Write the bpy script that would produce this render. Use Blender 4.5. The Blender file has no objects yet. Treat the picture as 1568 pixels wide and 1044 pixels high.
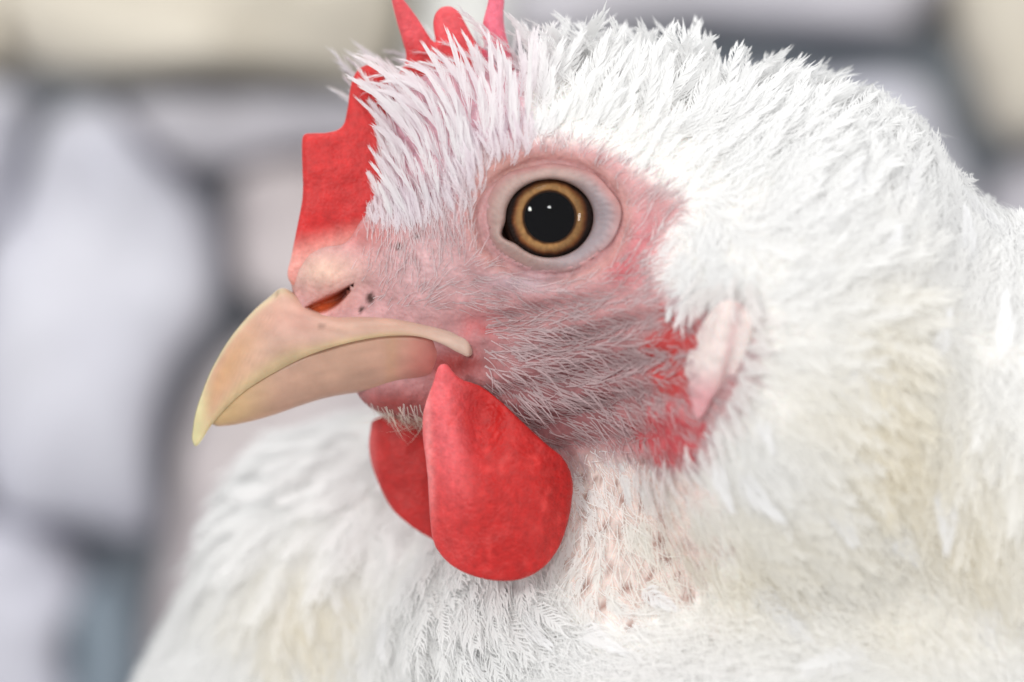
import bpy, math, random
import numpy as np
from mathutils import Vector

# ------------------------------------------------------------------ camera, world, lamps
S = 0.00008            # one modelling unit = 0.08 mm (hen's head is about 45 mm long)
DC = 7500.0            # camera distance in units (0.6 m)
scene = bpy.context.scene
cam_d = bpy.data.cameras.new('camera')
cam = bpy.data.objects.new('camera', cam_d)
scene.collection.objects.link(cam)
cam.location = (0, -DC * S, 0)
cam.rotation_euler = (math.radians(90), 0, 0)
cam_d.sensor_width = 36
cam_d.lens = 36 * DC / 1568.0
cam_d.clip_start = 0.05
cam_d.clip_end = 50
cam_d.dof.use_dof = True
cam_d.dof.focus_distance = DC * S + 0.0075
cam_d.dof.aperture_fstop = (cam_d.lens / 1000) / 0.0225
scene.camera = cam

world = bpy.data.worlds.new('World')
scene.world = world
world.use_nodes = True
bg = world.node_tree.nodes['Background']
bg.inputs[0].default_value = (0.97, 0.975, 0.98, 1)
bg.inputs[1].default_value = 0.72
scene.cycles.max_bounces = 16
scene.cycles.diffuse_bounces = 10
scene.cycles.transparent_max_bounces = 16


def lamp(name, loc, target, size, power, col, sy=None):
    l = bpy.data.lights.new(name, 'AREA')
    l.energy = power
    l.color = col
    l.size = size
    if sy:
        l.shape = 'RECTANGLE'
        l.size_y = sy
    o = bpy.data.objects.new(name, l)
    o.location = loc
    o.rotation_euler = (Vector(target) - Vector(loc)).to_track_quat('-Z', 'Y').to_euler()
    scene.collection.objects.link(o)
    return o


lamp('ceiling_lamp', (-0.45, -0.35, 1.65), (0, 0.1, 0), 1.1, 8.8, (1.0, 0.995, 0.98), 1.1)
lamp('bulb_lamp', (-1.02, -1.30, 0.46), (0, 0, 0), 0.20, 8.5, (1.0, 0.98, 0.95))
lamp('bulb_lamp', (0.0, -1.5, 0.55), (0, 0, 0), 0.15, 4.2, (1.0, 0.98, 0.95))
lamp('added_glint_lamp', (1.35, -0.85, 0.05), (0, 0, 0), 0.14, 3.6, (1.0, 0.97, 0.93), 0.32)  # added, no real window: its reflection imitates the caustic glow in the iris
lamp('added_wall_fill', (0.1, 0.1, 1.2), (0.0, 0.35, 0), 0.6, 2.2, (0.97, 0.98, 1.0), 0.6)  # added fill light, aimed at the stones to brighten them

scene.view_settings.view_transform = 'Standard'
scene.view_settings.look = 'None'
scene.view_settings.exposure = 0.0
scene.view_settings.gamma = 1.0
scene.render.resolution_x = 1024
scene.render.resolution_y = 682

rng = np.random.default_rng(7)
random.seed(7)


# ------------------------------------------------------------------ helpers
def lin(r, g, b):
    def f(c):
        c = c / 255.0
        return c / 12.92 if c <= 0.04045 else ((c + 0.055) / 1.055) ** 2.4
    return np.array([f(r), f(g), f(b)])


def U(px, py, Y=0.0):
    k = 1 + np.asarray(Y, float) / DC
    px = np.asarray(px, float)
    py = np.asarray(py, float)
    return np.stack([(px - 784) * k, np.asarray(Y, float) + 0 * px, (522 - py) * k], -1)


def proj(p):
    k = 1 + p[..., 1] / DC
    return 784 + p[..., 0] / k, 522 - p[..., 2] / k


ROOT = np.array([0.03, 0.02, -0.125])      # the bird's base, metres


def new_mesh(name, verts, faces, mat, parent, cols=None, smooth=True, normals=None, origin=ROOT, kind=None):
    """verts in units, faces (n,3) or (n,4) int array"""
    v = verts * S - origin
    me = bpy.data.meshes.new(name)
    faces = np.asarray(faces, np.int32)
    n, k = faces.shape
    me.vertices.add(len(v))
    me.vertices.foreach_set('co', v.astype(np.float32).ravel())
    me.loops.add(n * k)
    me.loops.foreach_set('vertex_index', faces.ravel())
    me.polygons.add(n)
    me.polygons.foreach_set('loop_start', np.arange(0, n * k, k, dtype=np.int32))
    me.polygons.foreach_set('loop_total', np.full(n, k, np.int32))
    if smooth:
        me.polygons.foreach_set('use_smooth', np.ones(n, bool))
    me.update(calc_edges=True)
    if cols is not None:
        a = me.color_attributes.new('col', 'FLOAT_COLOR', 'POINT')
        c4 = np.ones((len(v), 4), np.float32)
        c4[:, :3] = cols
        a.data.foreach_set('color', c4.ravel())
    if normals is not None:
        me.normals_split_custom_set_from_vertices([tuple(x) for x in normals])
    me.materials.append(mat)
    o = bpy.data.objects.new(name, me)
    scene.collection.objects.link(o)
    o.parent = parent
    if kind:
        o['kind'] = kind
    return o


def empty(name, loc):
    o = bpy.data.objects.new(name, None)
    o.location = loc
    o.empty_display_size = 0.02
    scene.collection.objects.link(o)
    return o


def smooth_closed(pts, n=6):
    p = np.asarray(pts, float)
    out = []
    m = len(p)
    for i in range(m):
        p0, p1, p2, p3 = p[i - 1], p[i], p[(i + 1) % m], p[(i + 2) % m]
        for t in np.linspace(0, 1, n, endpoint=False):
            out.append(0.5 * ((2 * p1) + (-p0 + p2) * t + (2 * p0 - 5 * p1 + 4 * p2 - p3) * t * t
                              + (-p0 + 3 * p1 - 3 * p2 + p3) * t ** 3))
    return np.array(out)


def poly_sd(q, poly):
    """signed distance (negative inside) of points q (n,2) to polygon"""
    q = np.asarray(q, float)
    sh = q.shape[:-1]
    q = q.reshape(-1, 2)
    d2 = np.full(len(q), 1e18)
    inside = np.zeros(len(q), bool)
    m = len(poly)
    for i in range(m):
        a, b = poly[i], poly[(i + 1) % m]
        e = b - a
        w = q - a
        t = np.clip((w @ e) / max(e @ e, 1e-9), 0, 1)
        r = w - t[:, None] * e
        d2 = np.minimum(d2, (r * r).sum(1))
        c = (a[1] <= q[:, 1]) != (b[1] <= q[:, 1])
        if abs(e[1]) > 1e-9:
            xi = a[0] + (q[:, 1] - a[1]) / e[1] * e[0]
            inside ^= c & (q[:, 0] < xi)
    d = np.sqrt(d2)
    return np.where(inside, -d, d).reshape(sh)


def sstep(a, b, x):
    t = np.clip((x - a) / (b - a), 0, 1)
    return t * t * (3 - 2 * t)


def vnoise(p, scale, seed=0):
    """cheap smooth value noise on points (n,3)"""
    q = np.asarray(p, float) / scale
    i = np.floor(q).astype(np.int64)
    f = q - i
    f = f * f * (3 - 2 * f)

    def h(a):
        n = (a[..., 0] * 374761393 + a[..., 1] * 668265263 + a[..., 2] * 2147483647 + seed * 1274126177)
        n = (n ^ (n >> 13)) * 1274126177
        n = n ^ (n >> 16)
        return (n & 0xffff) / 65535.0
    r = 0
    for dx in (0, 1):
        for dy in (0, 1):
            for dz in (0, 1):
                w = (f[..., 0] if dx else 1 - f[..., 0]) * (f[..., 1] if dy else 1 - f[..., 1]) * (
                    f[..., 2] if dz else 1 - f[..., 2])
                r = r + w * h(i + np.array([dx, dy, dz]))
    return r


def surface_nets(F, xs, ys, zs):
    nx, ny, nz = F.shape
    neg = F < 0
    cnt = np.zeros((nx - 1, ny - 1, nz - 1), np.float32)
    acc = np.zeros((nx - 1, ny - 1, nz - 1, 3), np.float32)
    X = [xs.astype(np.float32), ys.astype(np.float32), zs.astype(np.float32)]

    def corner(a, dx, dy, dz):
        return a[dx:nx - 1 + dx, dy:ny - 1 + dy, dz:nz - 1 + dz]
    edges = []
    for ax in range(3):
        for u in (0, 1):
            for v in (0, 1):
                c0 = [0, 0, 0]
                o = [i for i in range(3) if i != ax]
                c0[o[0]], c0[o[1]] = u, v
                c1 = list(c0)
                c1[ax] = 1
                edges.append((c0, c1, ax))
    for c0, c1, ax in edges:
        a, b = corner(neg, *c0), corner(neg, *c1)
        idx = np.nonzero(a != b)
        if len(idx[0]) == 0:
            continue
        fa = corner(F, *c0)[idx]
        fb = corner(F, *c1)[idx]
        t = fa / (fa - fb)
        for k in range(3):
            p0 = X[k][idx[k] + c0[k]]
            p1 = X[k][idx[k] + c1[k]]
            acc[idx + (np.full(len(idx[0]), k),)] += p0 + t * (p1 - p0)
        cnt[idx] += 1
    act = cnt > 0
    ids = np.full(cnt.shape, -1, np.int64)
    ids[act] = np.arange(act.sum())
    V = acc[act] / cnt[act][:, None]
    quads = []
    for ax in range(3):
        sl0 = [slice(None)] * 3
        sl1 = [slice(None)] * 3
        sl0[ax] = slice(0, -1)
        sl1[ax] = slice(1, None)
        a, b = neg[tuple(sl0)], neg[tuple(sl1)]
        ix = np.array(np.nonzero(a != b)).T
        o = [i for i in range(3) if i != ax]
        dims = np.array(cnt.shape)
        ok = (ix[:, o[0]] > 0) & (ix[:, o[1]] > 0) & (ix[:, o[0]] < dims[o[0]]) & (ix[:, o[1]] < dims[o[1]])
        ix = ix[ok]
        s = a[tuple(ix.T)]
        q = []
        for du, dv in ((-1, -1), (0, -1), (0, 0), (-1, 0)):
            j = ix.copy()
            j[:, o[0]] += du
            j[:, o[1]] += dv
            q.append(ids[tuple(j.T)])
        q = np.stack(q, 1)
        flip = s if ax != 1 else ~s
        q[~flip] = q[~flip][:, ::-1]
        quads.append(q)
    return V.astype(np.float64), np.concatenate(quads)


# ------------------------------------------------------------------ materials
def mat_new(name):
    m = bpy.data.materials.new(name)
    m.use_nodes = True
    nt = m.node_tree
    nt.nodes.clear()
    out = nt.nodes.new('ShaderNodeOutputMaterial')
    return m, nt, out


def nd(nt, t, **kw):
    n = nt.nodes.new(t)
    for k, v in kw.items():
        if k in n.inputs:
            n.inputs[k].default_value = v
        else:
            setattr(n, k, v)
    return n


def col_attr(nt):
    a = nt.nodes.new('ShaderNodeAttribute')
    a.attribute_name = 'col'
    return a


def flesh(name, rough=0.5, sss=0.3, bump_scale=900.0, bump=0.4, spec=0.35, mottle=0.25, voro=None, dist=0.0002):
    m, nt, out = mat_new(name)
    b = nd(nt, 'ShaderNodeBsdfPrincipled', Roughness=rough)
    b.inputs['Specular IOR Level'].default_value = spec
    b.inputs['Subsurface Weight'].default_value = sss
    b.inputs['Subsurface Radius'].default_value = (1.0, 0.35, 0.25)
    b.inputs['Subsurface Scale'].default_value = 0.0012
    a = col_attr(nt)
    tc = nd(nt, 'ShaderNodeTexCoord')
    n1 = nd(nt, 'ShaderNodeTexNoise', Scale=bump_scale * 0.45, Detail=5.0)
    nt.links.new(tc.outputs['Object'], n1.inputs['Vector'])
    mp = nd(nt, 'ShaderNodeMapRange')
    mp.inputs['From Min'].default_value = 0.3
    mp.inputs['From Max'].default_value = 0.7
    mp.inputs['To Min'].default_value = 1 - mottle
    mp.inputs['To Max'].default_value = 1 + mottle
    nt.links.new(n1.outputs['Fac'], mp.inputs['Value'])
    mul = nd(nt, 'ShaderNodeMix', data_type='RGBA', blend_type='MULTIPLY')
    mul.inputs[0].default_value = 1.0
    nt.links.new(a.outputs['Color'], mul.inputs[6])
    nt.links.new(mp.outputs[0], mul.inputs[7])
    nt.links.new(mul.outputs[2], b.inputs['Base Color'])
    n2 = nd(nt, 'ShaderNodeTexNoise', Scale=bump_scale, Detail=6.0)
    nt.links.new(tc.outputs['Object'], n2.inputs['Vector'])
    h = n2.outputs['Fac']
    if voro:
        vo = nd(nt, 'ShaderNodeTexVoronoi', Scale=voro)
        vo.feature = 'SMOOTH_F1'
        nt.links.new(tc.outputs['Object'], vo.inputs['Vector'])
        ad = nd(nt, 'ShaderNodeMath', operation='SUBTRACT')
        nt.links.new(h, ad.inputs[0])
        nt.links.new(vo.outputs['Distance'], ad.inputs[1])
        h = ad.outputs[0]
    bp = nd(nt, 'ShaderNodeBump', Strength=bump, Distance=dist)
    nt.links.new(h, bp.inputs['Height'])
    nt.links.new(bp.outputs[0], b.inputs['Normal'])
    nt.links.new(b.outputs[0], out.inputs[0])
    return m


def feather_mat(name, trans=0.35):
    m, nt, out = mat_new(name)
    a = col_attr(nt)
    d = nd(nt, 'ShaderNodeBsdfPrincipled', Roughness=0.55)
    d.inputs['Specular IOR Level'].default_value = 0.15
    d.inputs['Sheen Weight'].default_value = 0.1
    t = nd(nt, 'ShaderNodeBsdfTranslucent')
    mx = nd(nt, 'ShaderNodeMixShader')
    mx.inputs[0].default_value = trans
    nt.links.new(a.outputs['Color'], d.inputs['Base Color'])
    nt.links.new(a.outputs['Color'], t.inputs['Color'])
    nt.links.new(d.outputs[0], mx.inputs[1])
    nt.links.new(t.outputs[0], mx.inputs[2])
    nt.links.new(mx.outputs[0], out.inputs[0])
    return m


M_skin = flesh('skin', 0.5, 0.25, 1300, 0.8, 0.3, 0.16, 1800)
M_comb = flesh('comb_flesh', 0.48, 0.3, 2600, 0.5, 0.35, 0.13, 2300)
M_beak = flesh('beak_horn', 0.42, 0.25, 700, 0.3, 0.35, 0.1)
M_lid = flesh('eyelid_skin', 0.45, 0.25, 1600, 0.4, 0.35, 0.1)
M_feather = feather_mat('feather_vane', 0.42)
M_bristle = feather_mat('bristle', 0.3)

# ------------------------------------------------------------------ stone wall, blurred behind the hen
WALL_Y = 3500.0        # 0.28 m behind the bird
wall = empty('stone_wall', tuple(U(784, 2200, WALL_Y) * S))
wall['label'] = 'rough stone wall of pale grey and beige blocks behind the hen'
wall['category'] = 'wall'
WORG = U(784, 2200, WALL_Y) * S


def stone_mat(name, c1, c2, sc):
    m, nt, out = mat_new(name)
    b = nd(nt, 'ShaderNodeBsdfPrincipled', Roughness=0.9)
    tc = nd(nt, 'ShaderNodeTexCoord')
    n = nd(nt, 'ShaderNodeTexNoise', Scale=sc, Detail=8.0, Roughness=0.6)
    nt.links.new(tc.outputs['Object'], n.inputs['Vector'])
    r = nd(nt, 'ShaderNodeValToRGB')
    r.color_ramp.elements[0].position = 0.32
    r.color_ramp.elements[1].position = 0.68
    r.color_ramp.elements[0].color = (*c1, 1)
    r.color_ramp.elements[1].color = (*c2, 1)
    nt.links.new(n.outputs['Fac'], r.inputs[0])
    nt.links.new(r.outputs[0], b.inputs['Base Color'])
    bp = nd(nt, 'ShaderNodeBump', Strength=0.6, Distance=0.004)
    nt.links.new(n.outputs['Fac'], bp.inputs['Height'])
    nt.links.new(bp.outputs[0], b.inputs['Normal'])
    nt.links.new(b.outputs[0], out.inputs[0])
    return m


SM = {
    'lav': stone_mat('lavender_grey_stone', lin(190, 190, 203), lin(210, 210, 218), 16),
    'grey': stone_mat('grey_stone', lin(180, 178, 186), lin(205, 202, 208), 18),
    'pink': stone_mat('pinkish_grey_stone', lin(188, 178, 180), lin(206, 198, 198), 18),
    'beige': stone_mat('beige_stone', lin(198, 190, 174), lin(214, 207, 194), 14),
    'pale': stone_mat('pale_grey_stone', lin(210, 210, 208), lin(226, 226, 222), 14),
    'blue': stone_mat('blue_grey_stone', lin(120, 135, 148), lin(148, 160, 170), 14),
}
M_mortar = stone_mat('dark_mortar', lin(122, 130, 138), lin(150, 157, 163), 30)

stones = [
    ('lav', [(85, 190), (170, 172), (245, 260), (315, 345), (318, 470), (255, 570), (228, 690), (225, 800), (120, 790), (-20, 740), (-25, 420), (30, 310)], 1.0),
    ('lav', [(-320, 130), (20, 135), (28, 190), (15, 255), (-30, 345), (-330, 360)], 0.9),
    ('beige', [(25, -60), (420, -50), (600, -40), (600, 60), (560, 118), (470, 112), (330, 105), (180, 112), (60, 98), (20, 40)], 1.2),
    ('beige', [(-330, -80), (0, -70), (-5, 60), (-20, 100), (-330, 100)], 0.8),
    ('grey', [(200, 165), (330, 150), (470, 148), (590, 158), (600, 215), (480, 228), (350, 250), (270, 240)], 0.8),
    ('pink', [(372, 270), (480, 245), (610, 240), (640, 420), (520, 480), (392, 450), (362, 360)], 0.85),
    ('pink', [(290, 640), (345, 560), (420, 520), (620, 520), (640, 900), (420, 1010), (260, 1120), (232, 980), (265, 800)], 0.8),
    ('lav', [(-330, 800), (-10, 800), (75, 835), (120, 905), (90, 990), (75, 1120), (-330, 1130)], 0.9),
    ('blue', [(130, 900), (185, 895), (205, 985), (190, 1130), (120, 1130), (112, 1000)], 0.55),
    ('lav', [(-330, 400), (-60, 400), (-55, 740), (-330, 750)], 0.9),
    ('pale', [(660, -60), (770, -70), (775, 80), (740, 130), (640, 130), (640, 20)], 0.9),
    ('grey', [(800, -70), (1400, -60), (1395, 20), (1370, 45), (1200, 38), (1030, 25), (900, 40), (800, 60)], 0.9),
    ('beige', [(1470, -70), (1660, -70), (1680, 190), (1600, 205), (1530, 200), (1490, 110), (1462, 30)], 1.15),
    ('lav', [(1020, 150), (1230, 130), (1395, 128), (1450, 220), (1480, 300), (1440, 420), (1200, 430), (1010, 400)], 1.05),
    ('grey', [(1540, 275), (1700, 260), (1720, 600), (1560, 600), (1500, 420)], 0.7),
    ('grey', [(1720, -70), (1990, -60), (2000, 230), (1730, 220)], 0.9),
    ('pale', [(1750, 260), (2000, 270), (2000, 620), (1760, 610)], 0.9),
    ('pink', [(640, 170), (980, 160), (980, 420), (680, 420)], 0.8),
    ('lav', [(670, 470), (1180, 460), (1190, 780), (680, 800)], 0.9),
    ('grey', [(1220, 470), (1470, 480), (1530, 640), (1990, 650), (1990, 960), (1230, 960)], 0.9),
    ('beige', [(680, 840), (1190, 820), (1190, 1130), (680, 1130)], 0.9),
    ('lav', [(-330, 1170), (330, 1170), (340, 1480), (-330, 1480)], 0.9),
    ('grey', [(370, 1170), (1000, 1170), (1000, 1480), (380, 1480)], 0.9),
    ('pink', [(1040, 1170), (1990, 1000), (1990, 1480), (1040, 1480)], 0.9),
    ('grey', [(-330, -400), (300, -400), (310, -110), (-330, -120)], 0.9),
    ('lav', [(340, -400), (1100, -400), (1100, -110), (340, -100)], 0.9),
    ('beige', [(1140, -400), (1990, -400), (1990, -110), (1140, -110)], 0.9),
]
# the wall goes on to both sides in rough courses
wr = random.Random(5)
for x_in, x_out in ((-360, -2300), (2020, 3950)):
    sgn = 1 if x_out > x_in else -1
    y = -400
    while y < 1480:
        h = wr.uniform(230, 340)
        y1 = min(y + h, 1480)
        x = x_in
        while abs(x - x_in) < abs(x_out - x_in):
            w = wr.uniform(280, 460)
            a0, a1 = (x + 18, x + w - 18) if sgn > 0 else (x - w + 18, x - 18)
            j = lambda: wr.uniform(-16, 16)
            stones.append((wr.choice(['lav', 'grey', 'pink', 'beige', 'pale', 'lav']),
                           [(a0 + j(), y + 16 + j()), ((a0 + a1) / 2 + j(), y + 12 + j()), (a1 + j(), y + 18 + j()), (a1 + 6 + j(), (y + y1) / 2 + j()),
                            (a1 + j(), y1 - 16 + j()), ((a0 + a1) / 2 + j(), y1 - 12 + j()), (a0 + j(), y1 - 16 + j()), (a0 - 6 + j(), (y + y1) / 2 + j())], wr.uniform(0.7, 1.1)))
            x += sgn * w
        y = y1 + 4
        if 1480 - y < 120:
            break
for kind, pts, dep in stones:
    c = smooth_closed(pts, 5)
    ctr = c.mean(0)
    rings = []
    for k, (sc, dy) in enumerate([(1.07, 330), (1.06, 60), (1.0, -80), (0.9, -130), (0.7, -170), (0.4, -180)]):
        r = ctr + (c - ctr) * sc
        p = U(r[:, 0], r[:, 1], WALL_Y)
        nz = (vnoise(p, 260, 3) - 0.5) * 260 + (vnoise(p, 90, 5) - 0.5) * 90
        p[:, 1] += dy * dep + (nz if k > 1 else nz * 0.2)
        rings.append(p)
    cp = U(ctr[0], ctr[1], WALL_Y)[None]
    cp[0, 1] += -183 * dep
    V = np.concatenate(rings + [cp])
    n = len(c)
    F = []
    for k in range(len(rings) - 1):
        for i in range(n):
            j = (i + 1) % n
            F.append((k * n + i, k * n + j, (k + 1) * n + j, (k + 1) * n + i))
    k = len(rings) - 1
    for i in range(0, n):
        j = (i + 1) % n
        F.append((k * n + i, k * n + j, len(V) - 1, len(V) - 1))
    Fq = np.array(F)
    q = Fq[:-n]
    t3 = Fq[-n:, :3]
    tri = np.concatenate([q[:, [0, 1, 2]], q[:, [0, 2, 3]], t3])
    new_mesh('stone', V, tri, SM[kind], wall, origin=WORG)
# mortar: slab with an uneven front face
gx, gz = np.meshgrid(np.linspace(-2400, 4050, 110), np.linspace(-480, 1560, 46), indexing='ij')
p = U(gx.ravel(), gz.ravel(), WALL_Y + 150)
p[:, 1] += (vnoise(p, 300, 11) - 0.5) * 160
nxg, nzg = gx.shape
ii = np.arange(nxg * nzg).reshape(nxg, nzg)
q = np.stack([ii[:-1, :-1], ii[1:, :-1], ii[1:, 1:], ii[:-1, 1:]], -1).reshape(-1, 4)
back = p.copy()
back[:, 1] = WALL_Y + 1800
border = np.concatenate([ii[:, 0], ii[-1, 1:], ii[::-1, -1][1:], ii[0, ::-1][1:-1]])
nb = np.roll(border, -1)
off = len(p)
side = np.stack([nb, border, border + off, nb + off], 1)
new_mesh('mortar', np.concatenate([p, back]), np.concatenate([q, q[:, ::-1] + off, side]), M_mortar, wall, origin=WORG)

# ------------------------------------------------------------------ the hen
hen = empty('chicken', tuple(ROOT))
hen['label'] = 'white hen in profile with red comb, red wattles and amber eye'
hen['category'] = 'chicken'

YM = 190.0


def ell(P, c, r, Y=YM):
    cc = U(c[0], c[1], Y)
    q = (P - cc) / np.array([r[0], r[2], r[1]])
    k0 = np.sqrt((q * q).sum(-1))
    q2 = q / np.array([r[0], r[2], r[1]])
    k1 = np.sqrt((q2 * q2).sum(-1)) + 1e-9
    return k0 * (k0 - 1) / k1


def smin(a, b, k):
    h = np.clip(0.5 + 0.5 * (b - a) / k, 0, 1)
    return b + (a - b) * h - k * h * (1 - h)


EYE = (841, 335)


def seg_d(P, a, b):
    ba = b - a
    t = np.clip(((P - a) @ ba) / (ba @ ba), 0, 1)
    return np.sqrt((((P - a) - t[..., None] * ba) ** 2).sum(-1)), t


def nostril(px, py):
    """1 inside the crescent slit under the nostril flap"""
    u = np.clip((px - 466) / 76, 0, 1)
    mid = 474 - 6 * u - 32 * u ** 2.2
    half = 1 + 11 * np.sin(np.pi * np.clip(u, 0.02, 0.98)) ** 0.7 * (1 - 0.25 * u)
    e = np.abs(py - mid) / half
    return np.where((px > 466) & (px < 542), np.exp(-e ** 4), 0.0)


def body_sdf(P):
    f = ell(P, (835, 326), (258, 220, 172))
    f = smin(f, ell(P, (690, 425), (125, 120, 118)), 50)
    f = smin(f, ell(P, (618, 400), (92, 105, 72)), 40)
    f = smin(f, ell(P, (522, 430), (78, 66, 47)), 22)
    f = smin(f, ell(P, (615, 520), (135, 85, 80)), 25)
    f = smin(f, ell(P, (508, 480), (76, 40, 56)), 12)
    f = smin(f, ell(P, (850, 560), (200, 122, 142)), 45)
    f = smin(f, ell(P, (645, 598), (98, 46, 60)), 25)
    f = smin(f, ell(P, (705, 190), (118, 88, 88)), 50)
    f = smin(f, ell(P, (965, 345), (205, 222, 178)), 60)
    f = smin(f, ell(P, (1060, 420), (270, 255, 225)), 60)
    f = smin(f, ell(P, (1250, 600), (325, 440, 395), 200), 80)
    f = smin(f, ell(P, (975, 850), (175, 260, 168), 235), 70)
    f = smin(f, ell(P, (1690, 770), (400, 450, 470), 260), 150)
    f = smin(f, ell(P, (838, 1150), (690, 560, 420), 800), 160)
    f = smin(f, ell(P, (900, 1010), (330, 300, 330), 430), 160)
    f = smin(f, ell(P, (572, 862), (225, 235, 260), 740), 130)
    f = smin(f, ell(P, (1300, 1360), (700, 540, 600), 300), 120)
    Pm = P.copy()
    Pm[..., 1] = YM - np.abs(P[..., 1] - YM)
    px, py = proj(Pm)
    # groove round the eyelids, opening of the eye
    r = np.sqrt(((px - EYE[0]) / 106) ** 2 + ((py - EYE[1]) / 87) ** 2)
    side = sstep(150, 90, Pm[..., 1])
    f = f + side * (13 * np.exp(-((r - 1.0) / 0.09) ** 2) - 6 * np.exp(-((r - 1.32) / 0.16) ** 2))
    hole = np.maximum((np.sqrt(((px - EYE[0] - 2) / 95) ** 2 + ((py - EYE[1]) / 76) ** 2) - 1) * 80, Pm[..., 1] - 100)
    f = np.maximum(f, -hole)
    # nostril: flap above, slit below
    nm = nostril(px, py)
    f = f - side_n(Pm) * 13 * np.exp(-((px - 503) / 36) ** 2 - ((py - 425 - 0.1 * (505 - px)) / 22) ** 2)
    f = f + np.where(Pm[..., 1] > 60, 20 * nm, 0)
    # ridge of red skin below and before the ear
    a, t = seg_d(Pm[..., [0, 2]], U(1062, 500, 20)[[0, 2]], U(1040, 680, 20)[[0, 2]])
    f = f - 12 * np.exp(-(a / 26) ** 2) * (Pm[..., 1] < 120)
    # soft folds on the cheek
    w = sstep(640, 760, px) * sstep(1080, 980, px) * sstep(430, 480, py) * sstep(720, 660, py)
    f = f - w * 7 * np.sin((py + 0.10 * px + 14 * np.sin(px / 70.0)) / 9.0) * (0.4 + 0.6 * np.sin(px / 55.0 + py / 31.0) ** 2)
    return f


def side_n(Pm):
    return sstep(185, 150, Pm[..., 1])


def grad(P, e=2.0):
    g = np.zeros_like(P)
    for k in range(3):
        d = np.zeros(3)
        d[k] = e
        g[:, k] = body_sdf(P + d) - body_sdf(P - d)
    return g / (2 * e)


def normals_at(P):
    g = grad(P, 4.0)
    return g / (np.linalg.norm(g, axis=1, keepdims=True) + 1e-9)


xs = np.concatenate([np.arange(110, 430, 20), np.arange(430, 1120, 5.5), np.arange(1120, 2260, 26)]) - 784.0
zs = 522.0 - np.concatenate([np.arange(60, 210, 9), np.arange(210, 730, 5.5), np.arange(730, 2020, 26)])[::-1]
ys = np.concatenate([np.arange(-420, 0, 18), np.arange(0, 200, 5.5), np.arange(200, 1290, 28)])
GX, GY, GZ = np.meshgrid(xs, ys, zs, indexing='ij')
P = np.stack([GX, GY, GZ], -1)
F = np.empty(GX.shape, np.float32)
for i in range(len(xs)):
    F[i] = body_sdf(P[i])
del P, GX, GY, GZ
V, Q = surface_nets(F, xs, ys, zs)
for it in range(2):
    g = grad(V, 1.5)
    g2 = (g * g).sum(1)
    st = body_sdf(V) / np.maximum(g2, 0.15)
    V -= np.clip(st, -3, 3)[:, None] * g
BV, BQ = V, Q


def surfY(px, py):
    px = np.atleast_1d(np.asarray(px, float))
    py = np.atleast_1d(np.asarray(py, float))
    Yt = np.arange(-420, 700, 4.0)
    res = np.full(len(px), np.nan)
    for i in range(len(px)):
        f = body_sdf(U(np.full(len(Yt), px[i]), np.full(len(Yt), py[i]), Yt))
        j = np.nonzero(f < 0)[0]
        if len(j):
            j = j[0]
            if j == 0:
                res[i] = Yt[0]
            else:
                t = f[j - 1] / (f[j - 1] - f[j])
                res[i] = Yt[j - 1] + 4 * t
    return res


# ---- regions
FACE = smooth_closed([(430, 350), (520, 330), (585, 320), (650, 300), (715, 275), (745, 235), (830, 218), (905, 228), (985, 270),
                      (1045, 318), (1015, 350), (985, 400), (1000, 440), (1060, 470), (1128, 470), (1150, 545), (1124, 612), (1085, 655),
                      (1075, 705), (1010, 715), (920, 690), (870, 720), (800, 700), (700, 660), (560, 660), (440, 600)], 5)
CREST = smooth_closed([(590, 330), (568, 260), (556, 180), (590, 110), (640, 75), (750, 55), (800, 95), (800, 215), (735, 240), (700, 300), (640, 330)], 5)
THROAT = smooth_closed([(870, 700), (920, 690), (1010, 715), (1080, 730), (1110, 830), (1060, 930), (930, 960), (860, 900), (850, 800)], 5)


def blob(px, py, cx, cy, rx, ry):
    return np.exp(-((px - cx) / rx) ** 2 - ((py - cy) / ry) ** 2)


def mixc(c, col, w):
    return c * (1 - w[:, None]) + col * w[:, None]


px, py = proj(BV)
fd = poly_sd(np.stack([px, py], 1), FACE)
cd = poly_sd(np.stack([px, py], 1), CREST)
td = poly_sd(np.stack([px, py], 1), THROAT)
C = np.tile(lin(238, 236, 232), (len(BV), 1))                      # downy white under the plumage
nz = vnoise(BV, 40, 1)
nz2 = vnoise(BV, 14, 2)
pink = lin(206, 156, 157)
C = mixc(C, pink, sstep(25, -15, fd + 20 * (nz - 0.5)))
C = mixc(C, lin(205, 150, 165), sstep(10, -15, cd) * 0.85)
C = mixc(C, lin(222, 200, 192), sstep(10, -25, td) * 0.8)
C = mixc(C, lin(146, 96, 98), blob(px, py, 880, 572, 195, 90) * 0.95)      # mauve cheek
C = mixc(C, lin(146, 86, 90), blob(px, py, 830, 640, 120, 45) * 0.8)
C = mixc(C, lin(200, 92, 94), np.clip(blob(px, py, 735, 500, 36, 24) * (0.2 + 1.1 * nz2), 0, 1) * 0.75)
C = mixc(C, lin(190, 70, 70), sstep(0.42, 0.62, blob(px, py, 1036, 540, 46, 80) + 0.4 * (nz2 - 0.5) + 0.5 * (nz - 0.5)))
C = mixc(C, lin(196, 82, 88), sstep(0.36, 0.6, blob(px, py, 1035, 668, 66, 56) + 0.4 * (nz2 - 0.5) + 0.5 * (nz - 0.5)))
C = mixc(C, lin(214, 130, 136), blob(px, py, 985, 375, 38, 50) * 0.9)
C = mixc(C, lin(206, 98, 106), blob(px, py, 950, 412, 22, 24) * 0.8)
C = mixc(C, lin(214, 178, 180), blob(px, py, 650, 400, 70, 70) * 0.7)
C = mixc(C, lin(226, 188, 170), blob(px, py, 495, 415, 55, 32) * 0.95)
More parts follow.
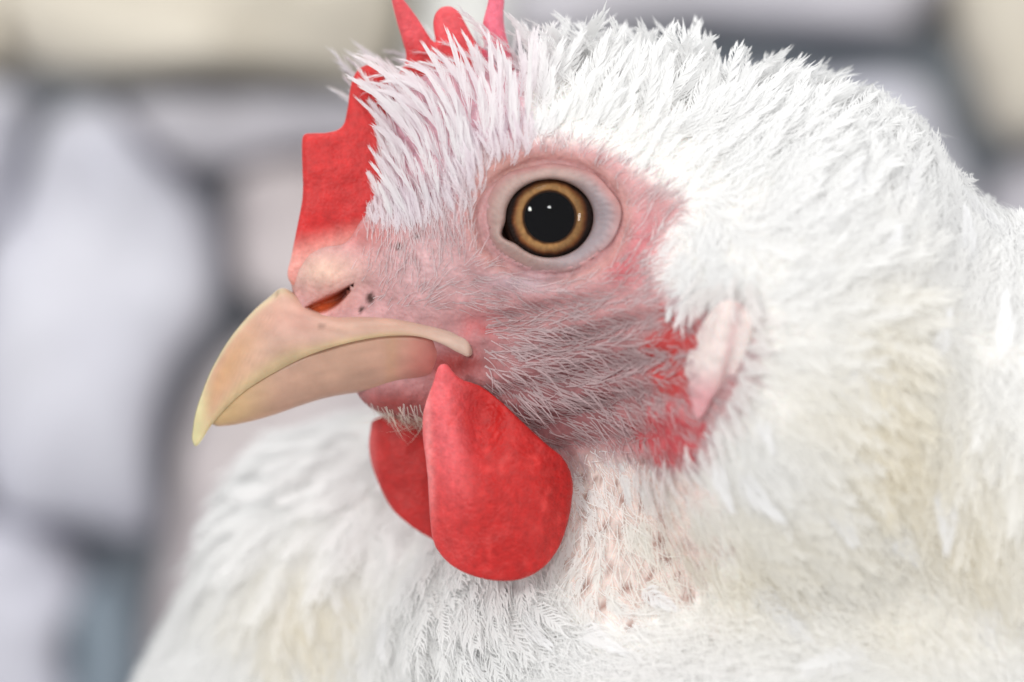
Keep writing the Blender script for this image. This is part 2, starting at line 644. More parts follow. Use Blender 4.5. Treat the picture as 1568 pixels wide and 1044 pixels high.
C = mixc(C, lin(214, 120, 114), blob(px, py, 560, 360, 40, 20) * 0.6)
nm = nostril(px, py)
C = mixc(C, lin(196, 128, 110), blob(px, py, 505, 462, 40, 18) * 0.6)
C = mixc(C, lin(196, 90, 50), np.clip(nm * 1.2, 0, 1))
C = mixc(C, lin(104, 38, 30), np.clip(nm * 1.2, 0, 1) * sstep(500, 530, px))
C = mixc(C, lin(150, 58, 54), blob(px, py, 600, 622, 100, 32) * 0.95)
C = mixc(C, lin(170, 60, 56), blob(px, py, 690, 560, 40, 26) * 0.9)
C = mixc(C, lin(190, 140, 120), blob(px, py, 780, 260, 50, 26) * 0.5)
C = mixc(C, lin(140, 46, 44), blob(px, py, 700, 557, 55, 14) * 0.9)  # shadow in the mouth-corner fold, painted as deeper red skin
r = np.sqrt(((px - EYE[0]) / 112) ** 2 + ((py - EYE[1]) / 92) ** 2)
C = mixc(C, lin(196, 146, 140), np.exp(-((r - 1.06) / 0.1) ** 2) * 0.7 * (BV[:, 1] < 150))
C = mixc(C, lin(188, 168, 176), blob(px, py, 800, 432, 60, 16) * 0.8)
C = C * (0.93 + 0.14 * nz2[:, None]) * (1 - 0.06 * sstep(20, -15, fd))[:, None]
C[BV[:, 1] > 420] = lin(238, 236, 232)                              # breast behind the chin is all down
# follicle pits on the throat
for (sx, sy, sr) in [(981, 775, 9), (1012, 790, 6), (928, 805, 8), (950, 816, 7), (1008, 832, 9), (1018, 858, 9), (1038, 880, 7), (994, 882, 7), (900, 760, 7), (915, 735, 6), (1018, 806, 6), (985, 706, 6),
                     (898, 790, 8), (908, 825, 7), (895, 895, 8), (958, 902, 8), (1000, 915, 8), (1055, 912, 9), (870, 860, 6), (925, 930, 6), (965, 960, 6), (1120, 845, 8), (940, 745, 6), (890, 730, 6), (1095, 975, 6),
                     (930, 870, 6), (1060, 845, 5), (955, 765, 6)]:
    C = mixc(C, lin(150, 108, 96), 0.9 * sstep(sr + 4, sr - 5, np.hypot((px - sx) * 0.8 + (py - sy) * 0.25, (py - sy) * 1.2)))
# tiny dark pores
for (sx, sy, sr) in [(567, 456, 6), (553, 473, 4), (611, 378, 4), (637, 362, 3)]:
    C = mixc(C, lin(80, 50, 46), sstep(sr + 3, sr - 1, np.hypot(px - sx, py - sy)))
new_mesh('body', BV, BQ, M_skin, hen, C)

# ------------------------------------------------------------------ comb and wattles (inflated outlines with real thickness)


def slab(name, outline, ycfun, hfun, rr, mat, colfun, step=5.0, nsm=5, Yp=YM, bump=3.0):
    poly = smooth_closed(outline, nsm)
    w = U(poly[:, 0], poly[:, 1], Yp)
    poly = w[:, [0, 2]]
    lo, hi = poly.min(0) - 15, poly.max(0) + 15
    X = np.arange(lo[0], hi[0], step)
    Z = np.arange(lo[1], hi[1], step)
    gx, gz = np.meshgrid(X, Z, indexing='ij')
    d2 = poly_sd(np.stack([gx, gz], -1), poly)
    flat = np.stack([gx, np.full_like(gx, Yp), gz], -1)
    ppx, ppy = proj(flat)
    yc = ycfun(ppx, ppy)
    h = hfun(ppx, ppy, d2)
    Y = np.arange(yc.min() - h.max() - 15, yc.max() + h.max() + 15, step)
    F = np.empty((len(X), len(Y), len(Z)))
    for j, y in enumerate(Y):
        a = d2 + rr
        b = np.abs(y - yc) - h + rr
        F[:, j, :] = np.minimum(np.maximum(a, b), 0) + np.sqrt(np.maximum(a, 0) ** 2 + np.maximum(b, 0) ** 2) - rr
    V, Q = surface_nets(F, X, Y, Z)
    # relax a little
    for _ in range(2):
        acc = np.zeros_like(V)
        n = np.zeros(len(V))
        for k in range(4):
            a, b = Q[:, k], Q[:, (k + 1) % 4]
            np.add.at(acc, a, V[b])
            np.add.at(n, a, 1)
            np.add.at(acc, b, V[a])
            np.add.at(n, b, 1)
        V = 0.5 * V + 0.5 * acc / np.maximum(n, 1)[:, None]
    V[:, 1] += (vnoise(V, 34, 21) - 0.5) * bump * 2 + (vnoise(V, 12, 22) - 0.5) * bump * 0.7
    a, b = proj(V)
    return new_mesh(name, V, Q, mat, hen, colfun(a, b, V))


def comb_col(px, py, V):
    c = np.tile(lin(196, 46, 46), (len(V), 1))
    c = mixc(c, lin(222, 92, 100), sstep(110, 40, py) * 0.75)
    c = mixc(c, lin(226, 120, 142), sstep(720, 750, px) * 0.8)
    c = mixc(c, lin(226, 160, 150), sstep(348, 400, py + 0.25 * (px - 460)) * 0.9)
    n = vnoise(V, 16, 31)
    return c * 1.06 * (0.9 + 0.2 * n[:, None])


comb = [(441, 425), (446, 395), (455, 350), (464, 300), (463, 250), (463, 212), (470, 204), (500, 203), (524, 194), (532, 165), (537, 130), (548, 106),
        (570, 97), (588, 106), (594, 128), (606, 118), (622, 90), (616, 62), (606, 28), (599, -4), (604, -12), (616, -3), (638, 25), (655, 52), (664, 64),
        (667, 62), (663, 36), (668, 18), (682, 9), (700, 14), (712, 34), (728, 62), (742, 76), (738, 42), (746, 8), (752, -20), (766, -26), (772, -5),
        (772, 40), (790, 110), (800, 180), (700, 260), (600, 330), (560, 440), (470, 450)]
slab('comb', comb, lambda a, b: YM - 2 + 7 * np.sin(b / 60.0) + 0 * a,
     lambda a, b, d: 15 + 10 * sstep(180, 380, b) + 0 * a, 12, M_comb, comb_col, 4.5, 4)


def wat_col(px, py, V):
    c = np.tile(lin(176, 34, 32), (len(V), 1))
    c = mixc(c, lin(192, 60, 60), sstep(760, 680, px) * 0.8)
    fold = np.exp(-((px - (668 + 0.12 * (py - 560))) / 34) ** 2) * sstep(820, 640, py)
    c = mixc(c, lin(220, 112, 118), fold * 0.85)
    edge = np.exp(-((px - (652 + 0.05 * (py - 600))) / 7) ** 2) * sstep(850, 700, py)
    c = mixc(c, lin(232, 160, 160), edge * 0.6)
    n = vnoise(V, 18, 41)
    n2 = vnoise(V, 7, 42)
    c = mixc(c, lin(220, 80, 76), sstep(0.55, 0.9, 0.5 * n + 0.5 * vnoise(V + 7.3, 9, 44)) * 0.4)
    return c * np.array([1.12, 0.92, 0.92]) * (0.9 + 0.2 * n2[:, None])


near = [(672, 560), (664, 584), (650, 624), (647, 660), (654, 720), (658, 780), (664, 828), (685, 858), (715, 876), (755, 886), (795, 885), (828, 870),
        (853, 842), (868, 805), (876, 765), (876, 730), (862, 700), (838, 680), (800, 645), (765, 612), (735, 590), (708, 580), (694, 568), (684, 556)]


def near_yc(a, b):
    fold = np.exp(-((a - (676 + 0.22 * (b - 560))) / 30) ** 2) * sstep(850, 700, b)
    hollow = np.exp(-((a - 735) / 34) ** 2 - ((b - 645) / 62) ** 2)
    return 46 - 15 * fold + 34 * hollow - 26 * sstep(600, 800, b) + (26 + 22 * (a > 770)) * ((a - 770) / 110) ** 2 * sstep(600, 760, b)


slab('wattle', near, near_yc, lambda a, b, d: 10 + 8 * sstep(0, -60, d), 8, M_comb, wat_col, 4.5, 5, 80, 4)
far = [(575, 640), (566, 660), (564, 690), (571, 720), (584, 752), (600, 780), (626, 803), (655, 822), (690, 836), (740, 820), (760, 740), (740, 660), (690, 630), (630, 630)]


def far_col(px, py, V):
    c = np.tile(lin(188, 42, 40), (len(V), 1))
    n = vnoise(V, 18, 43) * 0.8
    c = mixc(c, lin(226, 130, 130), np.exp(-((px - 568) / 9) ** 2) * 0.4)
    return c * (0.9 + 0.2 * n[:, None])


slab('wattle', far, lambda a, b: 268 + 18 * ((a - 650) / 80) ** 2 + 0 * b, lambda a, b, d: 14 + 7 * sstep(0, -50, d), 12, M_comb, far_col, 5, 5, 268, 4)

# earlobe: a folded pale flap
lobe = [(1098, 462), (1078, 482), (1058, 515), (1046, 548), (1044, 580), (1052, 610), (1060, 640), (1074, 632), (1088, 606), (1108, 590), (1128, 556), (1142, 520), (1146, 488), (1124, 464)]
ly = float(np.nanmin(surfY([1070, 1100, 1130], [540, 540, 540])))


def lobe_col(px, py, V):
    c = np.tile(lin(226, 212, 208), (len(V), 1))
    c = mixc(c, lin(214, 150, 156), sstep(550, 615, py) * 0.9)
    c = mixc(c, lin(205, 170, 170), np.exp(-((px - (1115 - 0.25 * (py - 540))) / 7) ** 2) * 0.7)
    return c


sl = [float(surfY([x], [540])[0]) for x in (1050, 1140)]
slab('earlobe', lobe, lambda a, b: sl[0] - 5 + (sl[1] - sl[0]) * (a - 1050) / 90 + 9 * np.exp(-((a - (1116 - 0.25 * (b - 540))) / 8) ** 2) - 10 * np.exp(-((a - (1090 - 0.25 * (b - 540))) / 16) ** 2),
     lambda a, b, d: 3 + 12 * np.sqrt(np.clip(-d / 34, 0, 1)) + 3 * np.sin((a + 0.4 * b) / 6.0) * sstep(0, -12, d), 3, M_lid, lobe_col, 4, 5, 20, 4)

# ------------------------------------------------------------------ beak


def cr(xk, yk, x):
    """smooth monotone-ish interpolation"""
    xk = np.asarray(xk, float)
    yk = np.asarray(yk, float)
    m = np.gradient(yk, xk)
    i = np.clip(np.searchsorted(xk, x) - 1, 0, len(xk) - 2)
    h = xk[i + 1] - xk[i]
    t = (x - xk[i]) / h
    return ((2 * t ** 3 - 3 * t ** 2 + 1) * yk[i] + (t ** 3 - 2 * t ** 2 + t) * h * m[i]
            + (-2 * t ** 3 + 3 * t ** 2) * yk[i + 1] + (t ** 3 - t ** 2) * h * m[i + 1])


# stations measured along the bill: x, top, bottom(tomium) (image rows), half width
us = np.concatenate([np.linspace(0, 1, 22) ** 1.6 * 60, np.linspace(60, 408, 65)[1:], 408 + 26 * np.sin(np.linspace(0, math.pi / 2, 14))[1:]]) + 294     # x from 294 to 728
top_x = [294, 297, 302, 310, 320, 335, 352, 372, 392, 412, 430, 445, 470, 510, 560, 620, 670, 700, 720, 728]
top_y = [668, 645, 624, 600, 574, 545, 518, 493, 472, 455, 441, 445, 468, 482, 482, 483, 491, 500, 513, 531]
bot_x = [294, 297, 302, 310, 320, 335, 352, 372, 400, 430, 470, 510, 550, 600, 645, 680, 705, 720, 728]
bot_y = [672, 681, 682, 672, 656, 637, 619, 601, 582, 565, 545, 531, 521, 514, 516, 528, 541, 545, 536]
wid_x = [294, 300, 310, 330, 360, 400, 440, 480, 520, 560]
wid_y = [3, 10, 18, 30, 44, 58, 70, 79, 86, 92]
tz = cr(top_x, top_y, us)
bz = cr(bot_x, bot_y, us)
wd = cr(wid_x, wid_y, np.minimum(us, 560))
sy = surfY(us, (tz + bz) / 2)
lip = YM - sy + 9
wd = np.where(us > 470, np.maximum(wd, np.nan_to_num(lip, nan=0)), wd)
kern = np.ones(7) / 7
wds = np.convolve(np.pad(wd, 3, 'edge'), kern, 'valid')
wd = np.where(us > 380, wds, wd)
wd = wd - 22 * sstep(712, 729, us) ** 2
NV = 41
th = np.linspace(-math.pi / 2, math.pi / 2, NV)


def beak_col(px, py, V, t_up):
    c = np.tile(lin(198, 160, 142), (len(V), 1))
    c = mixc(c, lin(208, 160, 108), np.exp(-((px - 345) / 48) ** 2) * np.exp(-((t_up - 0.55) / 0.45) ** 2) * 0.6)
    c = mixc(c, lin(206, 184, 138), np.exp(-((t_up - 0.02) / 0.16) ** 2) * sstep(700, 560, px) * 0.8)
    c = mixc(c, lin(214, 198, 158), sstep(0.86, 1.0, t_up) * sstep(470, 420, px) * 0.9)
    c = mixc(c, lin(222, 214, 164), sstep(330, 300, px) * 0.9)
    c = mixc(c, lin(220, 160, 150), np.exp(-((px - 450) / 50) ** 2 - ((py - 490) / 30) ** 2) * 0.4)
    c = mixc(c, lin(206, 182, 168), sstep(600, 700, px) * 0.6)
    pp = np.stack([px * 0.16 + py * 0.05, py - 0.25 * px, V[:, 1] * 0.5], 1)
    c = c * 0.96 * (0.9 + 0.2 * vnoise(pp, 9, 81))[:, None]
    return c


verts = []
tup = []
for i, x in enumerate(us):
    zt, zb, w = tz[i], bz[i], wd[i]
    k = sstep(440, 500, np.array(x))
    for a in th:
        # arch: side walls steep at the tomium, rounded culmen
        c_, s_ = math.cos(a), math.sin(a)
        e = 0.8 * (1 - k) + 0.45 * k
        yy = w * np.sign(s_) * abs(s_) ** e * (1.0 + 0.05 * c_)
        hh = c_ ** 0.85 if c_ > 0 else 0.0
        # tomium tucks in slightly
        tuck = 1 - 0.10 * (1 - hh) ** 6 * (1 - k)
        verts.append((x, zb + (zt - zb) * hh, YM + yy * tuck))
        tup.append(hh)
# underside: run back inside to close the shell
verts = np.array(verts)
n = len(us)
Vb = U(verts[:, 0], verts[:, 1], verts[:, 2])
cols = beak_col(verts[:, 0], verts[:, 1], Vb, np.array(tup))
ii = np.arange(n * NV).reshape(n, NV)
q = np.stack([ii[:-1, :-1], ii[1:, :-1], ii[1:, 1:], ii[:-1, 1:]], -1).reshape(-1, 4)
under = np.stack([ii[:-1, 0], ii[:-1, -1], ii[1:, -1], ii[1:, 0]], 1)
tipcap = np.stack([ii[0, :20], ii[0, 1:21], ii[0, 39:19:-1], ii[0, 40:20:-1]], 1)
for (sx, sy_, sr) in [(424, 449, 4), (492, 499, 4)]:
    cols = mixc(cols, lin(110, 78, 62), sstep(sr + 3, sr - 2, np.hypot(verts[:, 0] - sx, verts[:, 1] - sy_)) * 0.45)
new_mesh('upper_beak', Vb, np.concatenate([q, under]), M_beak, hen, cols)

# lower mandible
ul = np.linspace(322, 690, 74)
lb_x = [322, 330, 345, 380, 420, 460, 500, 540, 580, 620, 660, 690]
lb_y = [648, 652, 652, 646, 635, 621, 609, 602, 599, 597, 594, 585]
bt = cr(bot_x, bot_y, ul) - 5
bb = cr(lb_x, lb_y, ul)
bt = np.minimum(bt, bb - 2)
wl = np.interp(ul, us, wd) - np.interp(ul, [322, 400, 520, 630, 660, 690], [5, 9, 9, 9, 13, 30])
wl = np.maximum(wl, 4)
verts = []
tup = []
for i, x in enumerate(ul):
    for a in th:
        c_, s_ = math.cos(a), math.sin(a)
        e = 0.7
        yy = wl[i] * np.sign(s_) * abs(s_) ** e
        verts.append((x, bt[i] + (bb[i] - bt[i]) * (c_ ** 0.75 if c_ > 0 else 0), YM + yy))
        tup.append(c_)
verts = np.array(verts)
tup = np.array(tup)
Vb = U(verts[:, 0], verts[:, 1], verts[:, 2])
c = np.tile(lin(188, 150, 130), (len(Vb), 1))
c = mixc(c, lin(204, 172, 122), sstep(440, 340, verts[:, 0]) * 0.8)
c = mixc(c, lin(192, 146, 128), sstep(520, 640, verts[:, 0]) * 0.7)
c = mixc(c, lin(190, 150, 118), np.exp(-((verts[:, 0] - 600) / 10) ** 2) * 0.5)
c = mixc(c, lin(184, 110, 102), sstep(585, 665, verts[:, 0] + 0.25 * (verts[:, 1] - 560)))
c = mixc(c, lin(190, 140, 114), sstep(0.7, 1.0, tup) * 0.5)
pp = np.stack([verts[:, 0] * 0.16, verts[:, 1] + 0.25 * verts[:, 0], verts[:, 2] * 0.5], 1)
c = c * 0.98 * (0.9 + 0.2 * vnoise(pp, 9, 83))[:, None]
n = len(ul)
ii = np.arange(n * NV).reshape(n, NV)
q = np.stack([ii[:-1, :-1], ii[:-1, 1:], ii[1:, 1:], ii[1:, :-1]], -1).reshape(-1, 4)
topf = np.stack([ii[:-1, 0], ii[1:, 0], ii[1:, -1], ii[:-1, -1]], 1)
new_mesh('lower_beak', Vb, np.concatenate([q, topf]), M_beak, hen, c)

# ------------------------------------------------------------------ eyes
ER = 96.0


def simple(name, col, rough, spec=0.5):
    m, nt, out = mat_new(name)
    b = nd(nt, 'ShaderNodeBsdfPrincipled', Roughness=rough)
    b.inputs['Base Color'].default_value = (*col, 1)
    b.inputs['Specular IOR Level'].default_value = spec
    nt.links.new(b.outputs[0], out.inputs[0])
    return m


M_black = simple('pupil_black', (0.002, 0.002, 0.003), 0.6, 0.0)
M_ball = simple('eyeball_rim', lin(60, 38, 30), 0.3)
M_iris = flesh('iris_amber', 0.5, 0.0, 2600, 0.5, 0.2, 0.16)
m, nt, out = mat_new('cornea_clear')
tr = nd(nt, 'ShaderNodeBsdfTransparent')
gl = nd(nt, 'ShaderNodeBsdfGlossy', Roughness=0.03)
fr = nd(nt, 'ShaderNodeFresnel', IOR=1.30)
mx = nd(nt, 'ShaderNodeMixShader')
nt.links.new(fr.outputs[0], mx.inputs[0])
nt.links.new(tr.outputs[0], mx.inputs[1])
nt.links.new(gl.outputs[0], mx.inputs[2])
nt.links.new(mx.outputs[0], out.inputs[0])
M_cornea = m

eye_top = 8.0                                  # depth of the front of the cornea
EC = U(EYE[0], EYE[1] - 1, eye_top + ER)


def cap(R, a0, a1, na, nb_, flip=False, y0=None):
    A = np.linspace(a0, a1, na)
    B = np.linspace(0, 2 * math.pi, nb_, endpoint=False)
    a, b = np.meshgrid(A, B, indexing='ij')
    v = np.stack([R * np.sin(a) * np.cos(b), -R * np.cos(a), R * np.sin(a) * np.sin(b)], -1).reshape(-1, 3)
    ii = np.arange(na * nb_).reshape(na, nb_)
    q = np.stack([ii[:-1], ii[1:], np.roll(ii, -1, 1)[1:], np.roll(ii, -1, 1)[:-1]], -1).reshape(-1, 4)
    return v, q


def disc(radii, depth, nb_):
    B = np.linspace(0, 2 * math.pi, nb_, endpoint=False)
    v = np.concatenate([np.stack([r * np.cos(B), np.full(nb_, d), r * np.sin(B)], 1) for r, d in zip(radii, depth)])
    ii = np.arange(len(radii) * nb_).reshape(len(radii), nb_)
    q = np.stack([ii[:-1], ii[1:], np.roll(ii, -1, 1)[1:], np.roll(ii, -1, 1)[:-1]], -1).reshape(-1, 4)
    return v, q


def build_eye(mirror):
    def place(v, q):
        w = v + EC
        if mirror:
            w = w.copy()
            w[:, 1] = 2 * YM - w[:, 1]
            q = q[:, ::-1]
        return w, q
    v, q = cap(ER - 1.5, math.radians(44), math.radians(178), 30, 48)
    w, q = place(v, q)
    ball = new_mesh('eye', w, q, M_ball, hen)
    rad = np.array([38.5, 40, 41.5, 43, 45, 48, 51, 54, 57, 60, 62.5, 65, 69, 74])
    dep = -np.array([60, 63, 64.5, 65, 65, 65, 65, 65, 65, 65, 65, 65, 64, 60.])
    v, q = disc(rad, dep, 120)
    rr = np.hypot(v[:, 0], v[:, 2]) + (vnoise(v, 9, 61) - 0.5) * 3
    ang = np.arctan2(v[:, 2], v[:, 0])
    c = np.tile(lin(176, 118, 64), (len(v), 1))
    c = mixc(c, lin(212, 166, 104), np.exp(-((rr - 47) / 4.5) ** 2) * 0.6)
    c = mixc(c, lin(74, 44, 20), sstep(43.5, 40.5, rr))
    c = mixc(c, lin(150, 76, 28), sstep(50, 57, rr) * 0.85)
    c = mixc(c, lin(44, 22, 14), sstep(53.5, 60, rr))
    c *= 0.85 * (0.80 + 0.22 * vnoise(np.stack([ang * 14, rr * 0.15, 0 * rr], 1), 1.0, 62) + 0.2 * vnoise(np.stack([ang * 40, rr * 0.2, 0 * rr], 1), 1.0, 63))[:, None]
    w, q = place(v, q)
    o = new_mesh('iris', w, q, M_iris, ball, c)
    v, q = disc([0.2, 22, 43], [-57, -57, -57], 64)
    w, q = place(v, q)
    new_mesh('pupil', w, q, M_black, ball)
    v, q = cap(ER, 0.001, math.radians(50), 26, 64)
    w, q = place(v, q)
    new_mesh('cornea', w, q, M_cornea, ball)
    # eyelid ring
    NB, NR = 180, 26
    B = np.linspace(0, 2 * math.pi, NB, endpoint=False)
    ix = 67 * np.cos(B)
    iz = np.where(np.sin(B) > 0, 58, 62) * np.sin(B)
    d = B - math.radians(203)
    d = (d + math.pi) % (2 * math.pi) - math.pi
    corner = np.exp(-(d / 0.20) ** 2)
    ix *= 1 + 0.17 * corner
    iz *= 1 + 0.17 * corner
    wob = 1.02 + 0.02 * np.sin(3 * B + 0.7) + 0.015 * np.sin(5 * B + 2) + 0.01 * np.sin(9 * B)
    ox = (103 * np.cos(B) + 3) * wob
    oz = 83 * np.sin(B) * wob
    epx = EYE[0] + ox * 1.05
    epy = EYE[1] - oz * 1.05
    oy = surfY(epx, epy)
    oy = np.where(np.isnan(oy), 30, oy)
    oy = np.clip(oy, -5, 70)
    oy = np.convolve(np.pad(oy, 6, 'wrap'), np.ones(13) / 13, 'valid') - 2
    iR = np.hypot(ix, iz)
    iy = EC[1] - np.sqrt(np.maximum(ER ** 2 - np.minimum(iR, 70) ** 2, 0)) - 1.0
    vs = []
    cs = []
    for k, t in enumerate(np.linspace(0, 1, NR)):
        x = ix + (ox - ix) * t
        z = iz + (oz - iz) * t
        base = iy + (oy - iy) * t
        bul = -20 * math.sin(math.pi * t ** 0.62) ** 0.8 if 0 < t < 1 else 0
        bead = (0.4 + 0.35 * np.sin(B * 3 + 1)) * np.sin(B * 58) * math.exp(-((t - 0.35) / 0.28) ** 2) + 0.9 * np.sin(B * 41 + 9 * t) * math.exp(-((t - 0.62) / 0.15) ** 2)
        upper = 0.8 + 0.16 * np.sin(2 * B + 0.6) + 0.12 * np.sin(B - 1.2) + 0.06 * np.sin(7 * B)
        y = base + bul * upper + bead * (t > 0.05)
        y = y + (6 if t == 0 else 0) + (12 if t == 1 else 0)
        vs.append(np.stack([x + EC[0], y, z + EC[2] - 0], 1))
        cc = np.tile(lin(172, 146, 139), (NB, 1))
        rightlow = sstep(-0.2, 0.9, np.cos(B + 0.35))
        cc = mixc(cc, lin(158, 147, 154), rightlow * 0.8)
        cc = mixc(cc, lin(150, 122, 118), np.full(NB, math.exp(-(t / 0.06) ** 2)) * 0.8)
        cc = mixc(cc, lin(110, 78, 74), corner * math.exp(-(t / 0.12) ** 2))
        cc = mixc(cc, lin(182, 136, 134), np.clip(sstep(0.42, 0.95, np.array(t)) * (0.75 + 0.3 * np.sin(B + 0.4) + 0.15 * np.sin(4 * B)), 0, 1))
        cs.append(cc)
    v = np.concatenate(vs)
    c = np.concatenate(cs)
    ii = np.arange(NR * NB).reshape(NR, NB)
    q = np.stack([ii[:-1], ii[1:], np.roll(ii, -1, 1)[1:], np.roll(ii, -1, 1)[:-1]], -1).reshape(-1, 4)
    if mirror:
        v[:, 1] = 2 * YM - v[:, 1]
        q = q[:, ::-1]
    new_mesh('eyelid', v, q, M_lid, hen, c)


build_eye(False)
build_eye(True)

# ------------------------------------------------------------------ plumage
FLOW = np.array([
    (620, 320, 112), (585, 290, 132), (600, 230, 140), (640, 180, 140), (700, 300, 100), (720, 200, 108), (680, 120, 130), (760, 120, 98),
    (760, 250, 96), (850, 150, 82), (900, 100, 86), (960, 80, 88), (1000, 150, 72), (1100, 130, 80), (1200, 160, 78), (1280, 150, 88),
    (1350, 220, 70), (1450, 260, 66), (1540, 320, 100), (950, 230, 50), (1050, 280, 48), (1150, 300, 55), (1250, 350, 60), (1400, 400, 66),
    (1550, 450, 80), (1080, 330, -75), (1105, 410, -100), (1060, 440, -120), (1160, 470, 5), (1185, 540, -20), (1250, 470, 30), (1300, 570, -50), (1400, 600, -75),
    (1500, 620, -85), (1550, 760, -75), (1150, 650, -50), (1100, 750, -45), (1200, 800, -48), (1300, 850, -52), (1400, 900, -62),
    (950, 780, -70), (900, 720, -50), (880, 850, -110), (800, 950, -42), (650, 950, -45), (520, 900, -60), (360, 850, -125), (250, 1000, -150),
    (400, 700, 165), (520, 660, 150), (980, 950, -40), (1200, 1000, -40),
    # face
    (720, 450, -5), (760, 520, -12), (850, 480, 4), (850, 560, -8), (950, 520, 8), (950, 600, -8), (1020, 560, 0), (880, 640, -22),
    (800, 620, -38), (750, 590, -45), (1000, 480, 22), (600, 420, 60), (650, 380, 95), (700, 350, 92), (560, 450, 30), (800, 435, -15),
    (900, 445, 15), (990, 330, 55), (960, 400, 40), (580, 630, -85), (640, 630, -80), (500, 400, 70), (1020, 650, -30), (1100, 560, -20)], float)


def flow(px, py):
    a = np.radians(FLOW[:, 2])
    d2 = (px[:, None] - FLOW[None, :, 0]) ** 2 + (py[:, None] - FLOW[None, :, 1]) ** 2 + 250.0
    w = d2 ** -1.7
    v = np.stack([(w * np.cos(a)).sum(1), (w * np.sin(a)).sum(1)], 1)
    return v / (np.linalg.norm(v, axis=1, keepdims=True) + 1e-9)


def frame(P, N, jit):
    px, py = proj(P)
    f = flow(px, py)
    an = rng.normal(0, jit, len(P))
    c, s = np.cos(an), np.sin(an)
    D = np.stack([f[:, 0] * c - f[:, 1] * s, 0 * c, f[:, 0] * s + f[:, 1] * c], 1)
    D -= (D * N).sum(1, keepdims=True) * N
    D /= np.linalg.norm(D, axis=1, keepdims=True) + 1e-6
    Sd = np.cross(N, D)
    return D, Sd


def curve(P, D, Sd, N, L, lift, curl, bend, t):
    """point and tangent on the shaft, arrays (n,) with t (n,k)"""
    L = L[:, None, None]
    t = t[..., None]
    p = P[:, None] + D[:, None] * L * t + N[:, None] * L * (lift[:, None, None] * t - curl[:, None, None] * t * t) + Sd[:, None] * L * bend[:, None, None] * t * t
    g = D[:, None] + N[:, None] * (lift[:, None, None] - 2 * curl[:, None, None] * t) + Sd[:, None] * 2 * bend[:, None, None] * t
    g = g / np.linalg.norm(g, axis=-1, keepdims=True)
    return p, g


def make_feathers(P, N, D, Sd, L, W, lift, curl, bend, nb, wb, col, fluff=0.1, nrm_mix=0.8):
    nrm_mix = (np.asarray(nrm_mix) * np.ones(len(P)))[:, None, None]
    """vanes built barb by barb on a shared shaft: nb barbs on each side, three triangles each"""
    n = len(P)
    tr = np.tile(np.linspace(0.04, 0.90, nb + 1), (n, 1))
    R, g = curve(P, D, Sd, N, L, lift, curl, bend, tr)
    vs = [R]
    side = np.cross(N[:, None], g)
    side /= np.linalg.norm(side, axis=-1, keepdims=True) + 1e-9
    up = np.cross(g, side)
    ups = [up]
    cl = [np.repeat(col[:, None], nb + 1, 1)]
    tris = []
    off = nb + 1
    per = (nb + 1) + 6 * nb
    t0 = tr[:, :-1]
    for sg in (1, -1):
        j = rng.random((n, nb))
        lb = L[:, None] * (0.42 - 0.30 * t0) * (0.75 + 0.5 * j)
        asp = (W / L)[:, None]
        ph = np.clip(asp * 2.6 * (1.25 - 0.85 * t0), 0.04, 1.0) * (0.8 + 0.4 * rng.random((n, nb)))
        fl = rng.normal(0, fluff, (n, nb)) - 0.06
        gi, si, ui = g[:, :-1], side[:, :-1], up[:, :-1]
        d1 = gi * np.cos(ph)[..., None] + si * (sg * np.sin(ph))[..., None] + ui * (fl * 0.5)[..., None]
        p2 = ph * 0.25
        d2 = gi * np.cos(p2)[..., None] + si * (sg * np.sin(p2))[..., None] + ui * (fl * 1.5)[..., None]
        pm = (R[:, :-1] + R[:, 1:]) * 0.5 + d1 * (lb * 0.5)[..., None]
        e = pm + d2 * (lb * 0.55)[..., None]
        wv = np.cross(ui, d1)
        wv /= np.linalg.norm(wv, axis=-1, keepdims=True) + 1e-9
        hw = (np.asarray(wb) * np.ones(n))[:, None, None] * 0.5 * (0.7 + 0.6 * rng.random((n, nb, 1)))
        vs += [pm - wv * hw, pm + wv * hw, e]
        ups += [ui, ui, ui]
        br = (0.98 + 0.02 * rng.random((n, nb, 1)))
        cl += [col[:, None] * br] * 3
        i = np.arange(nb)
        A_, B_, T_ = off + i, off + nb + i, off + 2 * nb + i
        tris += [np.stack([i, A_, i + 1], 1), np.stack([i + 1, A_, B_], 1), np.stack([A_, T_, B_], 1)]
        off += 3 * nb
    V = np.concatenate(vs, 1)
    Up = np.concatenate(ups, 1)
    Cc = np.concatenate(cl, 1)
    Nn = Up * (1 - nrm_mix) + N[:, None] * nrm_mix
    Nn /= np.linalg.norm(Nn, axis=-1, keepdims=True)
    T = (np.concatenate(tris)[None] + (np.arange(n) * per)[:, None, None]).reshape(-1, 3)
    return V.reshape(-1, 3), T, Nn.reshape(-1, 3), Cc.reshape(-1, 3)


